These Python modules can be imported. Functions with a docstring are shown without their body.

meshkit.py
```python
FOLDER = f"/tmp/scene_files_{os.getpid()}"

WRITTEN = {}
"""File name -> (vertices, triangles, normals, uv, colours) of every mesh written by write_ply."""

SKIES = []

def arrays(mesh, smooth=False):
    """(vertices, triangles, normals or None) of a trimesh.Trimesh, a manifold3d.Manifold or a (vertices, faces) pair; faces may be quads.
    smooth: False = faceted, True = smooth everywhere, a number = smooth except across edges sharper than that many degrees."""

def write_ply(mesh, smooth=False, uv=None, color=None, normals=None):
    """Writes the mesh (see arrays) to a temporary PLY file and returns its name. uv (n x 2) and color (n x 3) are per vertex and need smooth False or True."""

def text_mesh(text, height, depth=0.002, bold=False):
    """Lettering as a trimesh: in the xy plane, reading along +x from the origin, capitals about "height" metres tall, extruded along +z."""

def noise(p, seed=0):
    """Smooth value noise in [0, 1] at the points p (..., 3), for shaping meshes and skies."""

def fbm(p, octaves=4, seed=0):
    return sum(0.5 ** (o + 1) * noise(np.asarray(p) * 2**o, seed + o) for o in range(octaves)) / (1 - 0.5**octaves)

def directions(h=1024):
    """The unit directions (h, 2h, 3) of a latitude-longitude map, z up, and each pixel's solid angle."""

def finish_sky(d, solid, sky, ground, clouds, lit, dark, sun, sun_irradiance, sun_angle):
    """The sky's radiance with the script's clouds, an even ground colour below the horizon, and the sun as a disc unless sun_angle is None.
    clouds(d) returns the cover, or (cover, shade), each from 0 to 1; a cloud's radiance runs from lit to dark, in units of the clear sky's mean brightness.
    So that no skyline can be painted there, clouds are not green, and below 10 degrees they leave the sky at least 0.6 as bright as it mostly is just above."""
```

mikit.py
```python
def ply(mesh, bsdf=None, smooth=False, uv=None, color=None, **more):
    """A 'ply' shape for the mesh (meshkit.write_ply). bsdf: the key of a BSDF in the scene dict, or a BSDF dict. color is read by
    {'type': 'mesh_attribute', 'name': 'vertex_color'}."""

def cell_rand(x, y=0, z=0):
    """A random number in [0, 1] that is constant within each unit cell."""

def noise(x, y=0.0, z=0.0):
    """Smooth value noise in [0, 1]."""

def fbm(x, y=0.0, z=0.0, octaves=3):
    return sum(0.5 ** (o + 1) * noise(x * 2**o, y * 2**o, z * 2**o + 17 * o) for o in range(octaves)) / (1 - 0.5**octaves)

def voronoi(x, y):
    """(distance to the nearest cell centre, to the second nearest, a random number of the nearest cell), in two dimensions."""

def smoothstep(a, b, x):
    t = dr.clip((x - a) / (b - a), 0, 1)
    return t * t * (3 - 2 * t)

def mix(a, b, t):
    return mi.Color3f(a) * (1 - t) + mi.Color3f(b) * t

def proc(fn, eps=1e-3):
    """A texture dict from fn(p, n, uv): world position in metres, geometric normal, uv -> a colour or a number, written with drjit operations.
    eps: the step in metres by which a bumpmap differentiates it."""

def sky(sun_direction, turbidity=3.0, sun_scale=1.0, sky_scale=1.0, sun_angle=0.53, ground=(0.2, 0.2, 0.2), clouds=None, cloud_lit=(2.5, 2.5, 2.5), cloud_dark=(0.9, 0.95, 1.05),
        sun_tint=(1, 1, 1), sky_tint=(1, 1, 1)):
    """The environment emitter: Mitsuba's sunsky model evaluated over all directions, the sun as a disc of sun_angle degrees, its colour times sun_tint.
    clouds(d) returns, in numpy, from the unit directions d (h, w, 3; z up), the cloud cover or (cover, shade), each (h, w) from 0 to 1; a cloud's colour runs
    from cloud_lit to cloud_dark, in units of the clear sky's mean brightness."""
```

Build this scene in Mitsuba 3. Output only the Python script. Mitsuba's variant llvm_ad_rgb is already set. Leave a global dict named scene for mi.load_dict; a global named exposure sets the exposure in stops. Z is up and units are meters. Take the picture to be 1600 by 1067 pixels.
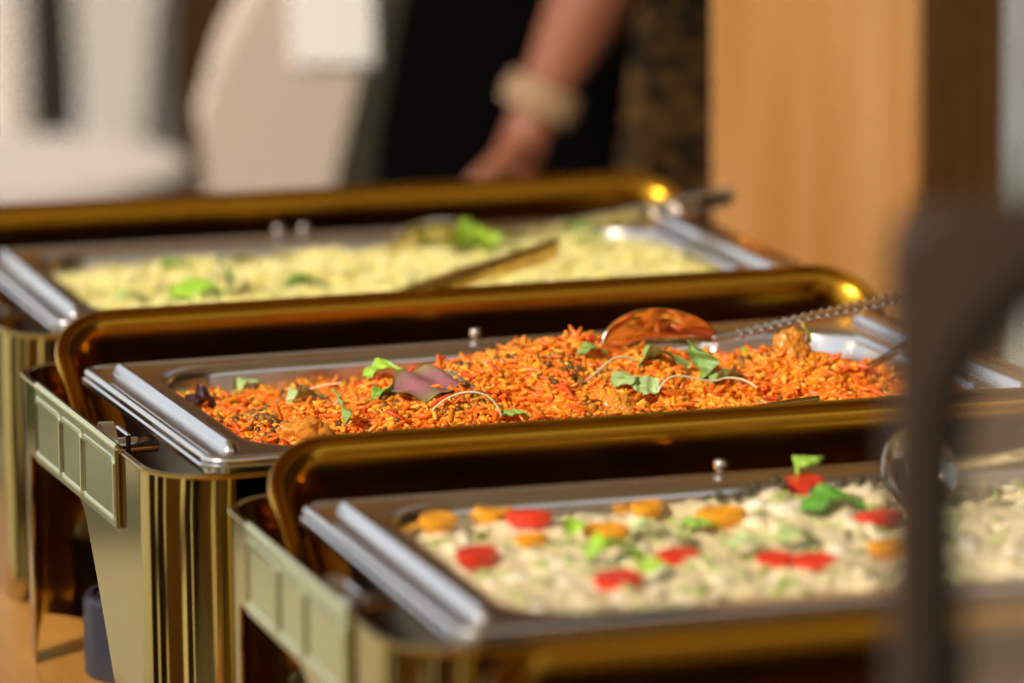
import math
import numpy as np
import trimesh
import manifold3d as m3
import drjit as dr
import mitsuba as mi
import mikit
import meshkit
from mikit import proc, noise, fbm, smoothstep, mix

T = mi.ScalarTransform4f
scene, labels = {}, {}
RIM = 0.95            # height of the food pans' rims above the floor
TABLE = 0.75          # height of the table top

# ------------------------------------------------------------------ camera, sky, sun, exposure
exposure = 1.95
yaw, pitch, roll = 0.2935, 0.1758, -0.0106
cam = np.array([-0.6206, -2.6710, 0.5536 + RIM])
fw = np.array([math.sin(yaw) * math.cos(pitch), math.cos(yaw) * math.cos(pitch), -math.sin(pitch)])
rt = np.array([math.cos(yaw), -math.sin(yaw), 0.0])
up = -math.sin(roll) * rt + math.cos(roll) * np.cross(rt, fw)
scene['camera'] = dict(type='thinlens', fov=12.178, fov_axis='x', aperture_radius=0.0235, focus_distance=2.93, near_clip=0.05, far_clip=300.0,
                       to_world=T().look_at(origin=cam.tolist(), target=(cam + fw).tolist(), up=up.tolist()))
SUN = (-0.68, -0.50, 0.53)
scene['sky'] = mikit.sky(SUN, turbidity=4.0, sun_scale=0.7, sky_scale=1.0, sun_angle=5.0, ground=(0.35, 0.31, 0.25),
                         clouds=lambda d: 0.55 + 0.45 * meshkit.fbm(d * 3.0, 4, 5), cloud_lit=(2.3, 2.35, 2.45), cloud_dark=(0.9, 0.92, 0.95), sun_tint=(0.95, 0.98, 1.12))

# ------------------------------------------------------------------ materials


def two(d):
    return {'type': 'twosided', 'bsdf': d}


def rgb(*c):
    return {'type': 'rgb', 'value': list(c)}


def pr(color, rough=0.5, **k):
    return two({'type': 'principled', 'base_color': color if isinstance(color, dict) else rgb(*color), 'roughness': rough, **k})


def metal(color, rough):
    return pr(color, rough, metallic=1.0)


def smudge_rough(lo, hi, sc):
    return proc(lambda p, n, uv: lo + (hi - lo) * fbm(p.x * sc, p.y * sc, p.z * sc, 3))


def wood(dark, light, sc=18.0, axis='z', gloss=0.4, spec=0.2):
    def f(p, n, uv):
        a, b, c = {'z': (p.x, p.y, p.z), 'x': (p.y, p.z, p.x), 'y': (p.x, p.z, p.y)}[axis]
        g = fbm(a * sc * 4, b * sc * 4, c * sc * 0.25, 3)
        h = noise(a * sc, b * sc, c * sc * 0.08)
        return mix(dark, light, smoothstep(0.2, 0.8, 0.6 * g + 0.4 * h))
    return pr(proc(f), gloss, specular=spec)


scene['mat_steel'] = metal((0.84, 0.83, 0.82), smudge_rough(0.13, 0.27, 35.0))
scene['mat_gold'] = metal((0.66, 0.345, 0.028), smudge_rough(0.16, 0.27, 25.0))
scene['mat_brass'] = metal((0.60, 0.455, 0.15), smudge_rough(0.05, 0.11, 20.0))
scene['mat_plate'] = metal((0.76, 0.74, 0.42), 0.17)
scene['mat_darksteel'] = metal((0.20, 0.21, 0.24), 0.25)
scene['mat_spoon'] = metal((0.76, 0.70, 0.60), 0.10)
scene['mat_brasshandle'] = metal((0.74, 0.50, 0.20), 0.16)
scene['mat_can'] = pr((0.030, 0.033, 0.050), 0.35)
scene['mat_table'] = wood((0.33, 0.14, 0.025), (0.55, 0.27, 0.06), 10.0, 'y', 0.3)
scene['mat_pillar'] = wood((0.38, 0.175, 0.042), (0.57, 0.335, 0.145), 9.0, 'z', 0.45)
scene['mat_darkwood'] = wood((0.040, 0.018, 0.005), (0.105, 0.048, 0.012), 8.0, 'z', 0.4)
scene['mat_amberwood'] = wood((0.36, 0.17, 0.04), (0.52, 0.27, 0.08), 8.0, 'z', 0.45)
scene['mat_ebony'] = pr((0.010, 0.006, 0.004), 0.6)
scene['mat_ceiling'] = wood((0.52, 0.38, 0.22), (0.66, 0.50, 0.32), 6.0, 'y', 0.6)
scene['mat_screenframe'] = wood((0.034, 0.021, 0.014), (0.058, 0.038, 0.025), 14.0, 'z', 0.5)
scene['mat_rubber'] = pr((0.008, 0.007, 0.006), 0.7, specular=0.2)
scene['mat_pane'] = {'type': 'blendbsdf', 'weight': 0.16, 'a': {'type': 'thindielectric', 'int_ior': 1.5}, 'b': two({'type': 'diffuse', 'reflectance': rgb(0.76, 0.66, 0.52)})}
scene['mat_floor'] = pr(proc(lambda p, n, uv: mix((0.42, 0.42, 0.33), (0.53, 0.53, 0.42), fbm(p.x * 3, p.y * 3, 0.0, 4))), 0.7)
scene['mat_joint'] = pr((0.22, 0.19, 0.15), 0.9)
scene['mat_cream'] = pr((0.50, 0.43, 0.38), 0.85)
scene['mat_white'] = pr((0.54, 0.52, 0.515), 0.85)
scene['mat_linen'] = pr((0.82, 0.83, 0.86), 0.85)
scene['mat_olive'] = pr((0.038, 0.038, 0.027), 0.9, specular=0.1)
scene['mat_whitewall'] = pr((0.76, 0.87, 0.96), 0.8)
scene['mat_warmplaster'] = pr((0.60, 0.42, 0.29), 0.85)
scene['mat_trim'] = pr((0.22, 0.12, 0.05), 0.5)
scene['mat_black'] = pr((0.0022, 0.0022, 0.0026), 0.9, specular=0.0)
scene['mat_plaster'] = pr((0.84, 0.79, 0.75), 0.85)
scene['mat_skin'] = pr((0.28, 0.105, 0.058), 0.40)
scene['mat_hair'] = pr((0.012, 0.009, 0.008), 0.5)
scene['mat_bangle'] = pr((0.38, 0.26, 0.155), 0.5)
scene['mat_leopard'] = pr(proc(lambda p, n, uv: mix((0.006, 0.004, 0.003), (0.085, 0.046, 0.015), smoothstep(0.45, 0.62, noise(p.x * 95, p.y * 95, p.z * 95)))), 0.8, specular=0.1)
scene['mat_eye'] = pr((0.6, 0.58, 0.55), 0.2)
scene['mat_foliage'] = pr((0.05, 0.13, 0.03), 0.6)

VC = {'type': 'mesh_attribute', 'name': 'vertex_color'}
scene['mat_saucy'] = two({'type': 'principled', 'base_color': VC, 'roughness': 0.24, 'specular': 0.5})
scene['mat_rice'] = two({'type': 'principled', 'base_color': VC, 'roughness': 0.45, 'specular': 0.4})
scene['mat_cream_sauce'] = two({'type': 'principled', 'base_color': VC, 'roughness': 0.28, 'specular': 0.5})
scene['mat_leaf'] = two({'type': 'principled', 'base_color': VC, 'roughness': 0.38, 'specular': 0.45})
scene['mat_tomato_red'] = pr((0.72, 0.045, 0.02), 0.18)
scene['mat_tomato_yellow'] = pr((0.88, 0.40, 0.02), 0.18)
scene['mat_caper'] = pr((0.05, 0.045, 0.02), 0.4)

# ------------------------------------------------------------------ mesh helpers


def lab(key, label=None, cat=None, group=None, kind=None):
    d = {}
    if label: d['label'] = label
    if cat: d['category'] = cat
    if group: d['group'] = group
    if kind: d['kind'] = kind
    labels[key] = d


def put(key, mesh, mat, smooth=40, to_world=None, color=None):
    s = mikit.ply(mesh, mat, smooth=smooth, color=color)
    if to_world is not None:
        s['to_world'] = to_world
    scene[key] = s
    return s


def numbered(key):
    taken = lambda k: k in labels or any(e == k or e.startswith(k + '__') for e in scene)
    if not taken(key):
        return key
    i = 1
    while taken(f'{key}_{i:03d}'):
        i += 1
    return f'{key}_{i:03d}'


def box(x0, x1, y0, y1, z0, z1, bevel=0.0):
    if bevel <= 0:
        return trimesh.creation.box(bounds=[[x0, y0, z0], [x1, y1, z1]])
    b = min(bevel, (x1 - x0) / 2.01, (y1 - y0) / 2.01, (z1 - z0) / 2.01)
    pts = []
    for sx in (0, 1):
        for sy in (0, 1):
            for sz in (0, 1):
                c = np.array([x1 if sx else x0, y1 if sy else y0, z1 if sz else z0])
                s = np.array([-1 if sx else 1, -1 if sy else 1, -1 if sz else 1]) * b
                for k in range(3):
                    o = s.copy(); o[k] = 0
                    pts.append(c + o)
    return trimesh.convex.convex_hull(np.array(pts))


def join(*ms):
    return trimesh.util.concatenate(list(ms))


def rrect(x0, x1, y0, y1, r, nc=10, ns=12):
    """closed rounded rectangle, counter-clockwise, always 4*(nc+ns) points"""
    r = max(1e-5, min(r, (x1 - x0) / 2 - 1e-5, (y1 - y0) / 2 - 1e-5))
    out = []
    cs = [(x1 - r, y0 + r, -90), (x1 - r, y1 - r, 0), (x0 + r, y1 - r, 90), (x0 + r, y0 + r, 180)]
    for i, (cx, cy, a0) in enumerate(cs):
        a = np.radians(a0 + np.linspace(0, 90, nc + 1))
        arc = np.stack([cx + r * np.cos(a), cy + r * np.sin(a)], 1)
        out.append(arc[:-1])
        nx, ny, na = cs[(i + 1) % 4]
        e = np.array([nx + r * math.cos(math.radians(na)), ny + r * math.sin(math.radians(na))])
        t = np.linspace(0, 1, ns + 1)[:-1, None]
        out.append(arc[-1] * (1 - t) + e * t)
    return np.vstack(out)


def loft(rings, cap_first=False, cap_last=False):
    n = len(rings[0])
    v = np.vstack(rings)
    f = []
    j = np.arange(n)
    for i in range(len(rings) - 1):
        a, b = i * n + j, i * n + (j + 1) % n
        c, d = a + n, b + n
        f += [np.stack([a, b, d], 1), np.stack([a, d, c], 1)]
    for on, base, flip in ((cap_first, 0, True), (cap_last, (len(rings) - 1) * n, False)):
        if on:
            v = np.vstack([v, v[base:base + n].mean(0)])
            t = np.stack([base + j, base + (j + 1) % n, np.full(n, len(v) - 1)], 1)
            f.append(t[:, ::-1] if flip else t)
    return trimesh.Trimesh(v, np.vstack(f), process=False)


def ring3(x0, x1, y0, y1, r, z, **k):
    q = rrect(x0, x1, y0, y1, r, **k)
    return np.column_stack([q, np.full(len(q), z)])


def tube(pts, rad, sides=12, caps=True, flat=1.0, upv=(0, 0, 1)):
    p = np.asarray(pts, float)
    rad = np.broadcast_to(rad, (len(p),))
    t = np.gradient(p, axis=0)
    t /= np.linalg.norm(t, axis=1, keepdims=True)
    u0 = np.asarray(upv, float)
    a = np.cross(t, u0)
    bad = np.linalg.norm(a, axis=1) < 1e-3
    a[bad] = np.cross(t[bad], [1.0, 0.1, 0])
    a /= np.linalg.norm(a, axis=1, keepdims=True)
    b = np.cross(a, t)
    g = np.linspace(0, 2 * np.pi, sides, endpoint=False)
    rings = [p[i] + rad[i] * (np.cos(g)[:, None] * a[i] + flat * np.sin(g)[:, None] * b[i]) for i in range(len(p))]
    return loft(rings, caps, caps)


def spline(pts, n=24):
    from scipy.interpolate import CubicSpline
    p = np.asarray(pts, float)
    s = np.r_[0, np.cumsum(np.linalg.norm(np.diff(p, axis=0), axis=1))]
    return CubicSpline(s, p)(np.linspace(0, s[-1], n))


def lathe(profile, n=32):
    a = np.linspace(0, 2 * np.pi, n, endpoint=False)
    rings = [np.column_stack([r * np.cos(a), r * np.sin(a), np.full(n, z)]) for r, z in profile]
    return loft(rings, True, True)


# ------------------------------------------------------------------ the setting
put('floor', box(-14, 10, -9, 18, -0.3, 0.0), 'mat_floor', smooth=False)
lab('floor', kind='structure')
put('ceiling', box(-2.2, 6.2, -4.5, 5.0, 3.6, 3.75), 'mat_ceiling', smooth=False)
lab('ceiling', kind='structure')

# back wall: dark brown timber boards, two pale doors in it
lab('wall_back', kind='structure')
put('wall_left', box(-8.0, -0.35, 6.5, 6.7, 0.0, 1.5), 'mat_whitewall', smooth=False)
lab('wall_left', kind='structure')
put('wall_right', box(2.7, 2.82, -3.0, 4.2, 0.0, 3.6), 'mat_darkwood', smooth=False)
lab('wall_right', kind='structure')
put('wall_front', box(-5.0, 6.0, -8.2, -8.0, 0.0, 4.2), 'mat_warmplaster', smooth=False)
lab('wall_front', kind='structure')
put('wall_back', box(0.36, 6.2, 7.30, 7.42, 0.0, 4.4), 'mat_darkwood', smooth=False)
bd = mikit.ply(box(0, 0.33, -0.03, 0.0, 0.02, 4.38, 0.008), 'mat_darkwood', smooth=False)
for k in range(17):
    scene['wall_back__board' + (f'_{k:03d}' if k else '')] = {**bd, 'to_world': T().translate([0.40 + 0.338 * k, 7.299, 0])}
for k, (x0, x1) in enumerate(((0.42, 1.300), (3.42, 4.40))):
    d = f'door_{k + 1}'
    lab(d, kind='structure')
    put(d, box(x0, x1, 7.20, 7.268, 0.01, 2.1, .004), 'mat_plaster', smooth=False)
    put(d + '__handle', tube([[x0 + .07, 7.17, 1.0], [x0 + .17, 7.17, 1.0]], .009, 10), 'mat_steel')
    put(d + '__panel', box(x0 + .12, x1 - .12, 7.19, 7.205, .2, .9, .006), 'mat_plaster', smooth=False)
    put(d + '__panel_001', box(x0 + .12, x1 - .12, 7.19, 7.205, 1.1, 1.95, .006), 'mat_plaster', smooth=False)

put('trim_1', box(1.310, 1.500, 7.15, 7.268, 0, 2.2, .004), 'mat_ebony', smooth=False)
lab('trim_1', kind='structure')
put('trim_2', box(1.505, 1.555, 7.20, 7.268, 0, 2.6, .004), 'mat_trim', smooth=False)
lab('trim_2', kind='structure')

# timber slat fence around the terrace, left of and behind the camera; the polished skirts mirror it


def fence(key, label, p0, p1, seed, H=1.12):
    lab(key, label, 'fence')
    p0, p1 = np.array(p0, float), np.array(p1, float)
    L = np.linalg.norm(p1 - p0)
    ang = math.degrees(math.atan2(p1[1] - p0[1], p1[0] - p0[0]))
    tw = T().translate([p0[0], p0[1], 0]).rotate([0, 0, 1], ang)
    g = np.random.default_rng(seed)
    x, i = 0.0, 0
    while x < L - .1:
        w = float(g.choice([.60, .85, 1.20]))
        put(key + '__board' + (f'_{i:03d}' if i else ''), box(x, x + w, -.012, .012, .0, H, .003), ('mat_darkwood', 'mat_amberwood')[int(g.integers(2))], smooth=False, to_world=tw)
        x += w + float(g.choice([.16, .26, .40])); i += 1
    for j, z in enumerate((.25, H - .22)):
        put(key + '__rail' + (f'_{j:03d}' if j else ''), box(0, L, .012, .05, z, z + .07, .004), 'mat_darkwood', smooth=False, to_world=tw)


fence('slat_fence', 'dark timber slat fence along the left side of the terrace', (-2.5, -3.4), (-2.5, 2.2), 3)
fence('slat_fence_001', 'dark timber slat fence behind the end of the buffet', (-2.4, -3.25), (3.2, -3.25), 4)

# low potted shrubs on the terrace ahead of the fence: the polished side plates mirror them
def shrub(x, y, h, seed):
    key = numbered('potted_shrub')
    lab(key, f'low green shrub in a dark pot on the terrace, {("second from the right of four", "leftmost of the four", "farthest back of the four", "rightmost of the four")[seed]}', 'potted plant')
    put(key + '__pot', lathe([(.10, 0), (.12, .01), (.13, .10), (.135, .11), (.12, .11), (.11, .10)], 28), 'mat_darkwood', 40, to_world=T().translate([x, y, 0]))
    g = np.random.default_rng(seed)
    n = 700
    d = g.normal(size=(n, 3)); d /= np.linalg.norm(d, axis=1, keepdims=True)
    c = d * (g.uniform(.4, 1, (n, 1)) ** .5) * [.28, .28, h / 2] + [x, y, .10 + h / 2]
    a = np.cross(d, [0, 0, 1.0]) + 1e-3; a /= np.linalg.norm(a, axis=1, keepdims=True)
    b = np.cross(a, d) + g.normal(0, .4, (n, 3))
    L = g.uniform(.03, .05, (n, 1))
    v = np.stack([c - b * L, c + a * L * .45, c + b * L, c - a * L * .45], 1).reshape(-1, 3)
    k = np.arange(n)[:, None] * 4
    put(key + '__foliage', (v, np.vstack([k + [0, 1, 2], k + [0, 2, 3]])), 'mat_foliage', False)


shrub(-.78, 4.25, .34, 0)
shrub(-1.40, 4.00, .34, 1)
shrub(-1.10, 4.85, .34, 2)
shrub(-.30, 4.70, .34, 3)

# ------------------------------------------------------------------ table under the chafers
TX0, TX1, TY0, TY1 = -0.08, 0.645, -1.04, 1.06
tt = 'buffet_table'
lab(tt, 'long amber varnished wooden buffet table carrying the row of chafing dishes', 'table')
put(tt + '__tabletop', box(TX0, TX1, TY0, TY1, TABLE - 0.035, TABLE, 0.004), 'mat_table', smooth=False)
put(tt + '__apron', join(box(TX0 + .04, TX1 - .04, TY0 + .04, TY0 + .06, .62, TABLE - .035), box(TX0 + .04, TX1 - .04, TY1 - .06, TY1 - .04, .62, TABLE - .035),
    box(TX0 + .04, TX0 + .06, TY0 + .06, TY1 - .06, .62, TABLE - .035), box(TX1 - .06, TX1 - .04, TY0 + .06, TY1 - .06, .62, TABLE - .035)), 'mat_table', smooth=False)
for k, (x, y) in enumerate(((TX0 + .04, TY0 + .04), (TX1 - .1, TY0 + .04), (TX0 + .04, TY1 - .1), (TX1 - .1, TY1 - .1))):
    put(tt + '__leg' + (f'_{k:03d}' if k else ''), box(x, x + .06, y, y + .06, 0, TABLE - .035, .004), 'mat_table', smooth=False)

# ------------------------------------------------------------------ chafing dishes
SX0, SX1, SY0, SY1 = -0.029, 0.582, 0.0, 0.40     # outline of the skirt, in the dish's own frame (origin: front left corner of the pan at rim height)
PW, PD = 0.553, 0.325                             # food pan
FOOT = TABLE - RIM


def side_bottom(y):
    """height of the lower edge of the skirt on its short sides: two legs and the opening between them"""
    return np.interp(y, [0, 0.075, 0.095, 0.123, 0.163, 0.190, 0.205, 0.3445, 0.3450, 0.40], [FOOT, FOOT, -.185, -.158, -.102, -.068, -.060, -.060, FOOT, FOOT])


def skirt_mesh():
    r = 0.046
    nc, ns = 14, 120
    q = rrect(SX0, SX1, SY0, SY1, r, nc, ns)
    cx, cy = (SX0 + SX1) / 2, (SY0 + SY1) / 2
    zb = np.empty(len(q))
    for i, (x, y) in enumerate(q):
        on_left, on_right = x < SX0 + 1e-6, x > SX1 - 1e-6
        if on_left or on_right:
            zb[i] = side_bottom(y)
        elif SX0 + r - 1e-6 <= x <= SX1 - r + 1e-6:
            d = min(x - SX0 - r, SX1 - r - x)
            zb[i] = np.interp(d, [0, 0.012, 0.03, 0.06, 0.10, 0.14], [-.152, -.146, -.140, -.132, -.126, -.124] if y < cy else [-.186, -.183, -.181, -.179, -.178, -.177])
        else:   # corner arcs
            d = min(x - SX0, SX1 - x)
            zb[i] = np.interp(d, [0, 0.006, 0.012, 0.046], [FOOT, FOOT, -.176, -.152 if y < cy else -.186])
    top = -0.010
    th = 0.0016
    nrm = np.roll(q, -1, 0) - np.roll(q, 1, 0)
    nrm = np.column_stack([nrm[:, 1], -nrm[:, 0]])
    nrm /= np.linalg.norm(nrm, axis=1, keepdims=True)
    rows = np.linspace(0, 1, 9)
    R = lambda off, z: np.column_stack([q + nrm * off, np.broadcast_to(z, len(q))])
    rings = [R(0, zb + (top - 0.003 - zb) * t) for t in rows]
    rings += [R(0.0012, top - .0018), R(0.0016, top - .0006), R(0.0008, top), R(-th, top), R(-th - .0012, top - .0008), R(-th - .0010, top - .0022)]
    rings += [R(-th, zb + (top - 0.003 - zb) * t) for t in rows[::-1]]
    rings.append(rings[0])
    return loft(rings)


def lid_mesh():
    a0, a1, L = SX0 + 0.021, SX1 - 0.010, 0.285
    o = np.array([0, 0.388, 0.024]); u = np.array([0, 0.82, 0.572]); n = np.array([0, -0.572, 0.82])
    prof = [(0.0012, -.0050), (0.0, -.0040), (-.0004, -.001), (0.0005, .0012), (0.0018, .0020), (0.0032, .0012), (0.0042, -.0010), (0.0050, -.0018), (0.0058, -.0010),
            (0.0070, .0006), (0.0086, .0004), (0.0106, -.0012), (0.0126, -.0030), (0.0146, -.0056), (0.0168, -.0090), (0.0188, -.0128), (0.0208, -.0174), (0.0228, -.0228), (0.0250, -.0300), (0.0285, -.0380), (0.0345, -.0430), (0.0450, -.0450), (0.070, -.0455)]
    rings = []
    for ins, c in prof:
        q = rrect(a0 + ins, a1 - ins, -L + ins, -ins, max(0.044 - ins, 0.014), 14, 16)
        rings.append(o + q[:, :1] * [1, 0, 0] + q[:, 1:] * u + c * n)
    return loft(rings, False, True)


def pan_mesh():
    R = lambda lr, fb, z, r: ring3(lr, PW - lr, fb, PD - fb, r, z, nc=12, ns=10)
    rings = [R(.003, .003, -.0105, .013), R(.0006, .0006, -.0104, .014), R(-.0008, -.0008, -.0092, .015), R(-.0008, -.0008, -.0062, .015), R(.0006, .0006, -.0052, .0145), R(.0008, .0008, -.0044, .0145), R(.0006, .0006, -.0030, .0145), R(.0010, .0010, -.0012, .0145), R(.0020, .0020, -.0002, .014), R(.0036, .0036, .0002, .0135), R(.0050, .0050, -.0002, .013),
             R(.0062, .0062, -.0008, .012), R(.0082, .0082, -.0012, .012), R(.034, .022, -.0012, .040), R(.0380, .0250, -.0018, .044), R(.0405, .0272, -.004, .046), R(.0420, .0286, -.008, .047),
             R(.0460, .0326, -.035, .046), R(.0485, .0351, -.054, .044), R(.0515, .038, -.059, .042), R(.058, .045, -.061, .036)]
    return loft(rings, False, True)


def ridge_mesh(x):
    """embossed bead along a short side of the pan's flange"""
    y0, y1, w = .022, .302, .0056
    prof = [(0, -.0018), (.0004, -.0002), (.0012, .0012), (.0022, .0028), (.0032, .0038), (.0042, .0044), (.0051, .0046)]
    rings = []
    for ins, z in prof:
        rings.append(ring3(x - w + ins, x + w - ins, y0 + ins, y1 - ins, max(w - ins, .0004), z, nc=8, ns=6))
    return loft(rings, False, True)


def water_pan_mesh():
    R = lambda i, j, z, r: ring3(i, PW - i, j, PD - 0.006 - j, r, z, nc=10, ns=6)
    return loft([R(.010, .006, -.0106, .02), R(.010, .006, -.013, .02), R(.013, .014, -.014, .03), R(.016, .020, -.03, .035), R(.022, .027, -.068, .035), R(.03, .033, -.072, .035)], False, True)


def plate_mesh():
    """stamped plate on the short side: a bent sheet with a rolled top edge"""
    x = SX0
    ys = (.092, .312)
    z0, z1 = -.059, -.0085
    return join(box(x - .0032, x - .0004, ys[0], ys[1], z0, z1, .0012), tube([[x - .0012, ys[0] + .001, z1], [x - .0012, ys[1] - .001, z1]], .0022, 10))


def cell_mesh(y0, y1):
    x = SX0 - .0030
    z0, z1 = -.0555, -.0135
    prof = [(0, .0008), (0.0004, .0000), (0.0014, -.0010), (.0030, -.0012), (.0042, -.0004), (.0054, .0006), (.010, .0010)]
    rings = []
    for ins, dx in prof:
        q = rrect(y0 + ins, y1 - ins, z0 + ins, z1 - ins, max(.006 - ins, .002), 6, 6)
        rings.append(np.column_stack([np.full(len(q), x + dx), q]))
    m = loft(rings, False, True)
    m.invert()
    return m


def tab_mesh():
    """bent sheet metal stop beside the pivot"""
    a = np.linspace(math.radians(20), math.radians(170), 9)
    p = np.column_stack([np.zeros(9), .154 + .013 * np.cos(a), -.019 + .015 * np.sin(a)])
    rings = []
    for q in p:
        rings.append(np.array([[-.0265, q[1], q[2]], [-.0185, q[1], q[2]], [-.0185, q[1] * .998 + .0003, q[2] - .0012], [-.0265, q[1] * .998 + .0003, q[2] - .0012]]))
    return loft(rings, True, True)


M = dict(skirt=skirt_mesh(), lid=lid_mesh(), pan=pan_mesh(), water=water_pan_mesh(), plate=plate_mesh(), tab=tab_mesh())
PLY = {k: mikit.ply(M[k], mat, smooth=35) for k, mat in (('skirt', 'mat_brass'), ('lid', 'mat_gold'), ('pan', 'mat_steel'), ('water', 'mat_darksteel'), ('plate', 'mat_plate'), ('tab', 'mat_steel'))}
CELLS = [mikit.ply(cell_mesh(a, b), 'mat_plate', smooth=35) for a, b in ((.094, .178), (.180, .237), (.239, .310))]
RIDGES = [mikit.ply(ridge_mesh(x), 'mat_steel', smooth=50) for x in (.0215, PW - .0215)]
ROD = [mikit.ply(tube([[-.0270, .160, -.021], [.0105, .160, -.021]], .0052, 14), 'mat_steel', smooth=40), mikit.ply(tube([[PW - .0105, .160, -.021], [SX1 - .002, .160, -.021]], .0052, 14), 'mat_steel', smooth=40)]
BRACKET = mikit.ply(box(-.0125, -.0095, .145, .175, -.033, -.011, .001), 'mat_steel', smooth=False)
FBRACKET = mikit.ply(box(.250, .268, .0015, .0075, -.040, -.0115, .002), 'mat_steel', smooth=False)
BOLT = mikit.ply(join(lathe([(.0030, -.012), (.0030, -.001), (.0040, 0.000), (.0042, .0022), (.0034, .0040), (.0014, .0048)], 20)), 'mat_steel', smooth=40)
FOOTPAD = mikit.ply(box(-.006, .006, -.006, .006, 0, .004, .001), 'mat_darksteel', smooth=False)
CAN = mikit.ply(lathe([(.034, 0), (.036, .002), (.036, .050), (.0345, .052), (.0345, .054), (.030, .054), (.029, .0515), (.012, .0515)], 36), 'mat_can', smooth=35)

DISHES = [  # x, y, turn of each dish on the table (front left corner of its pan)
    (0.0108, 0.4973, -0.0105), (0.0, 0.0, 0.0228), (0.0178, -0.4587, -0.0054), (-0.006, -0.970, 0.0)]
DT = [T().translate([x, y, RIM]).rotate([0, 0, 1], math.degrees(a)) for x, y, a in DISHES]


def world(k, q):
    x, y, a = DISHES[k]
    c, s = math.cos(a), math.sin(a)
    q = np.asarray(q, float)
    out = q.copy()
    out[..., 0] = x + c * q[..., 0] - s * q[..., 1]
    out[..., 1] = y + s * q[..., 0] + c * q[..., 1]
    out[..., 2] = q[..., 2] + RIM
    return out


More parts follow.
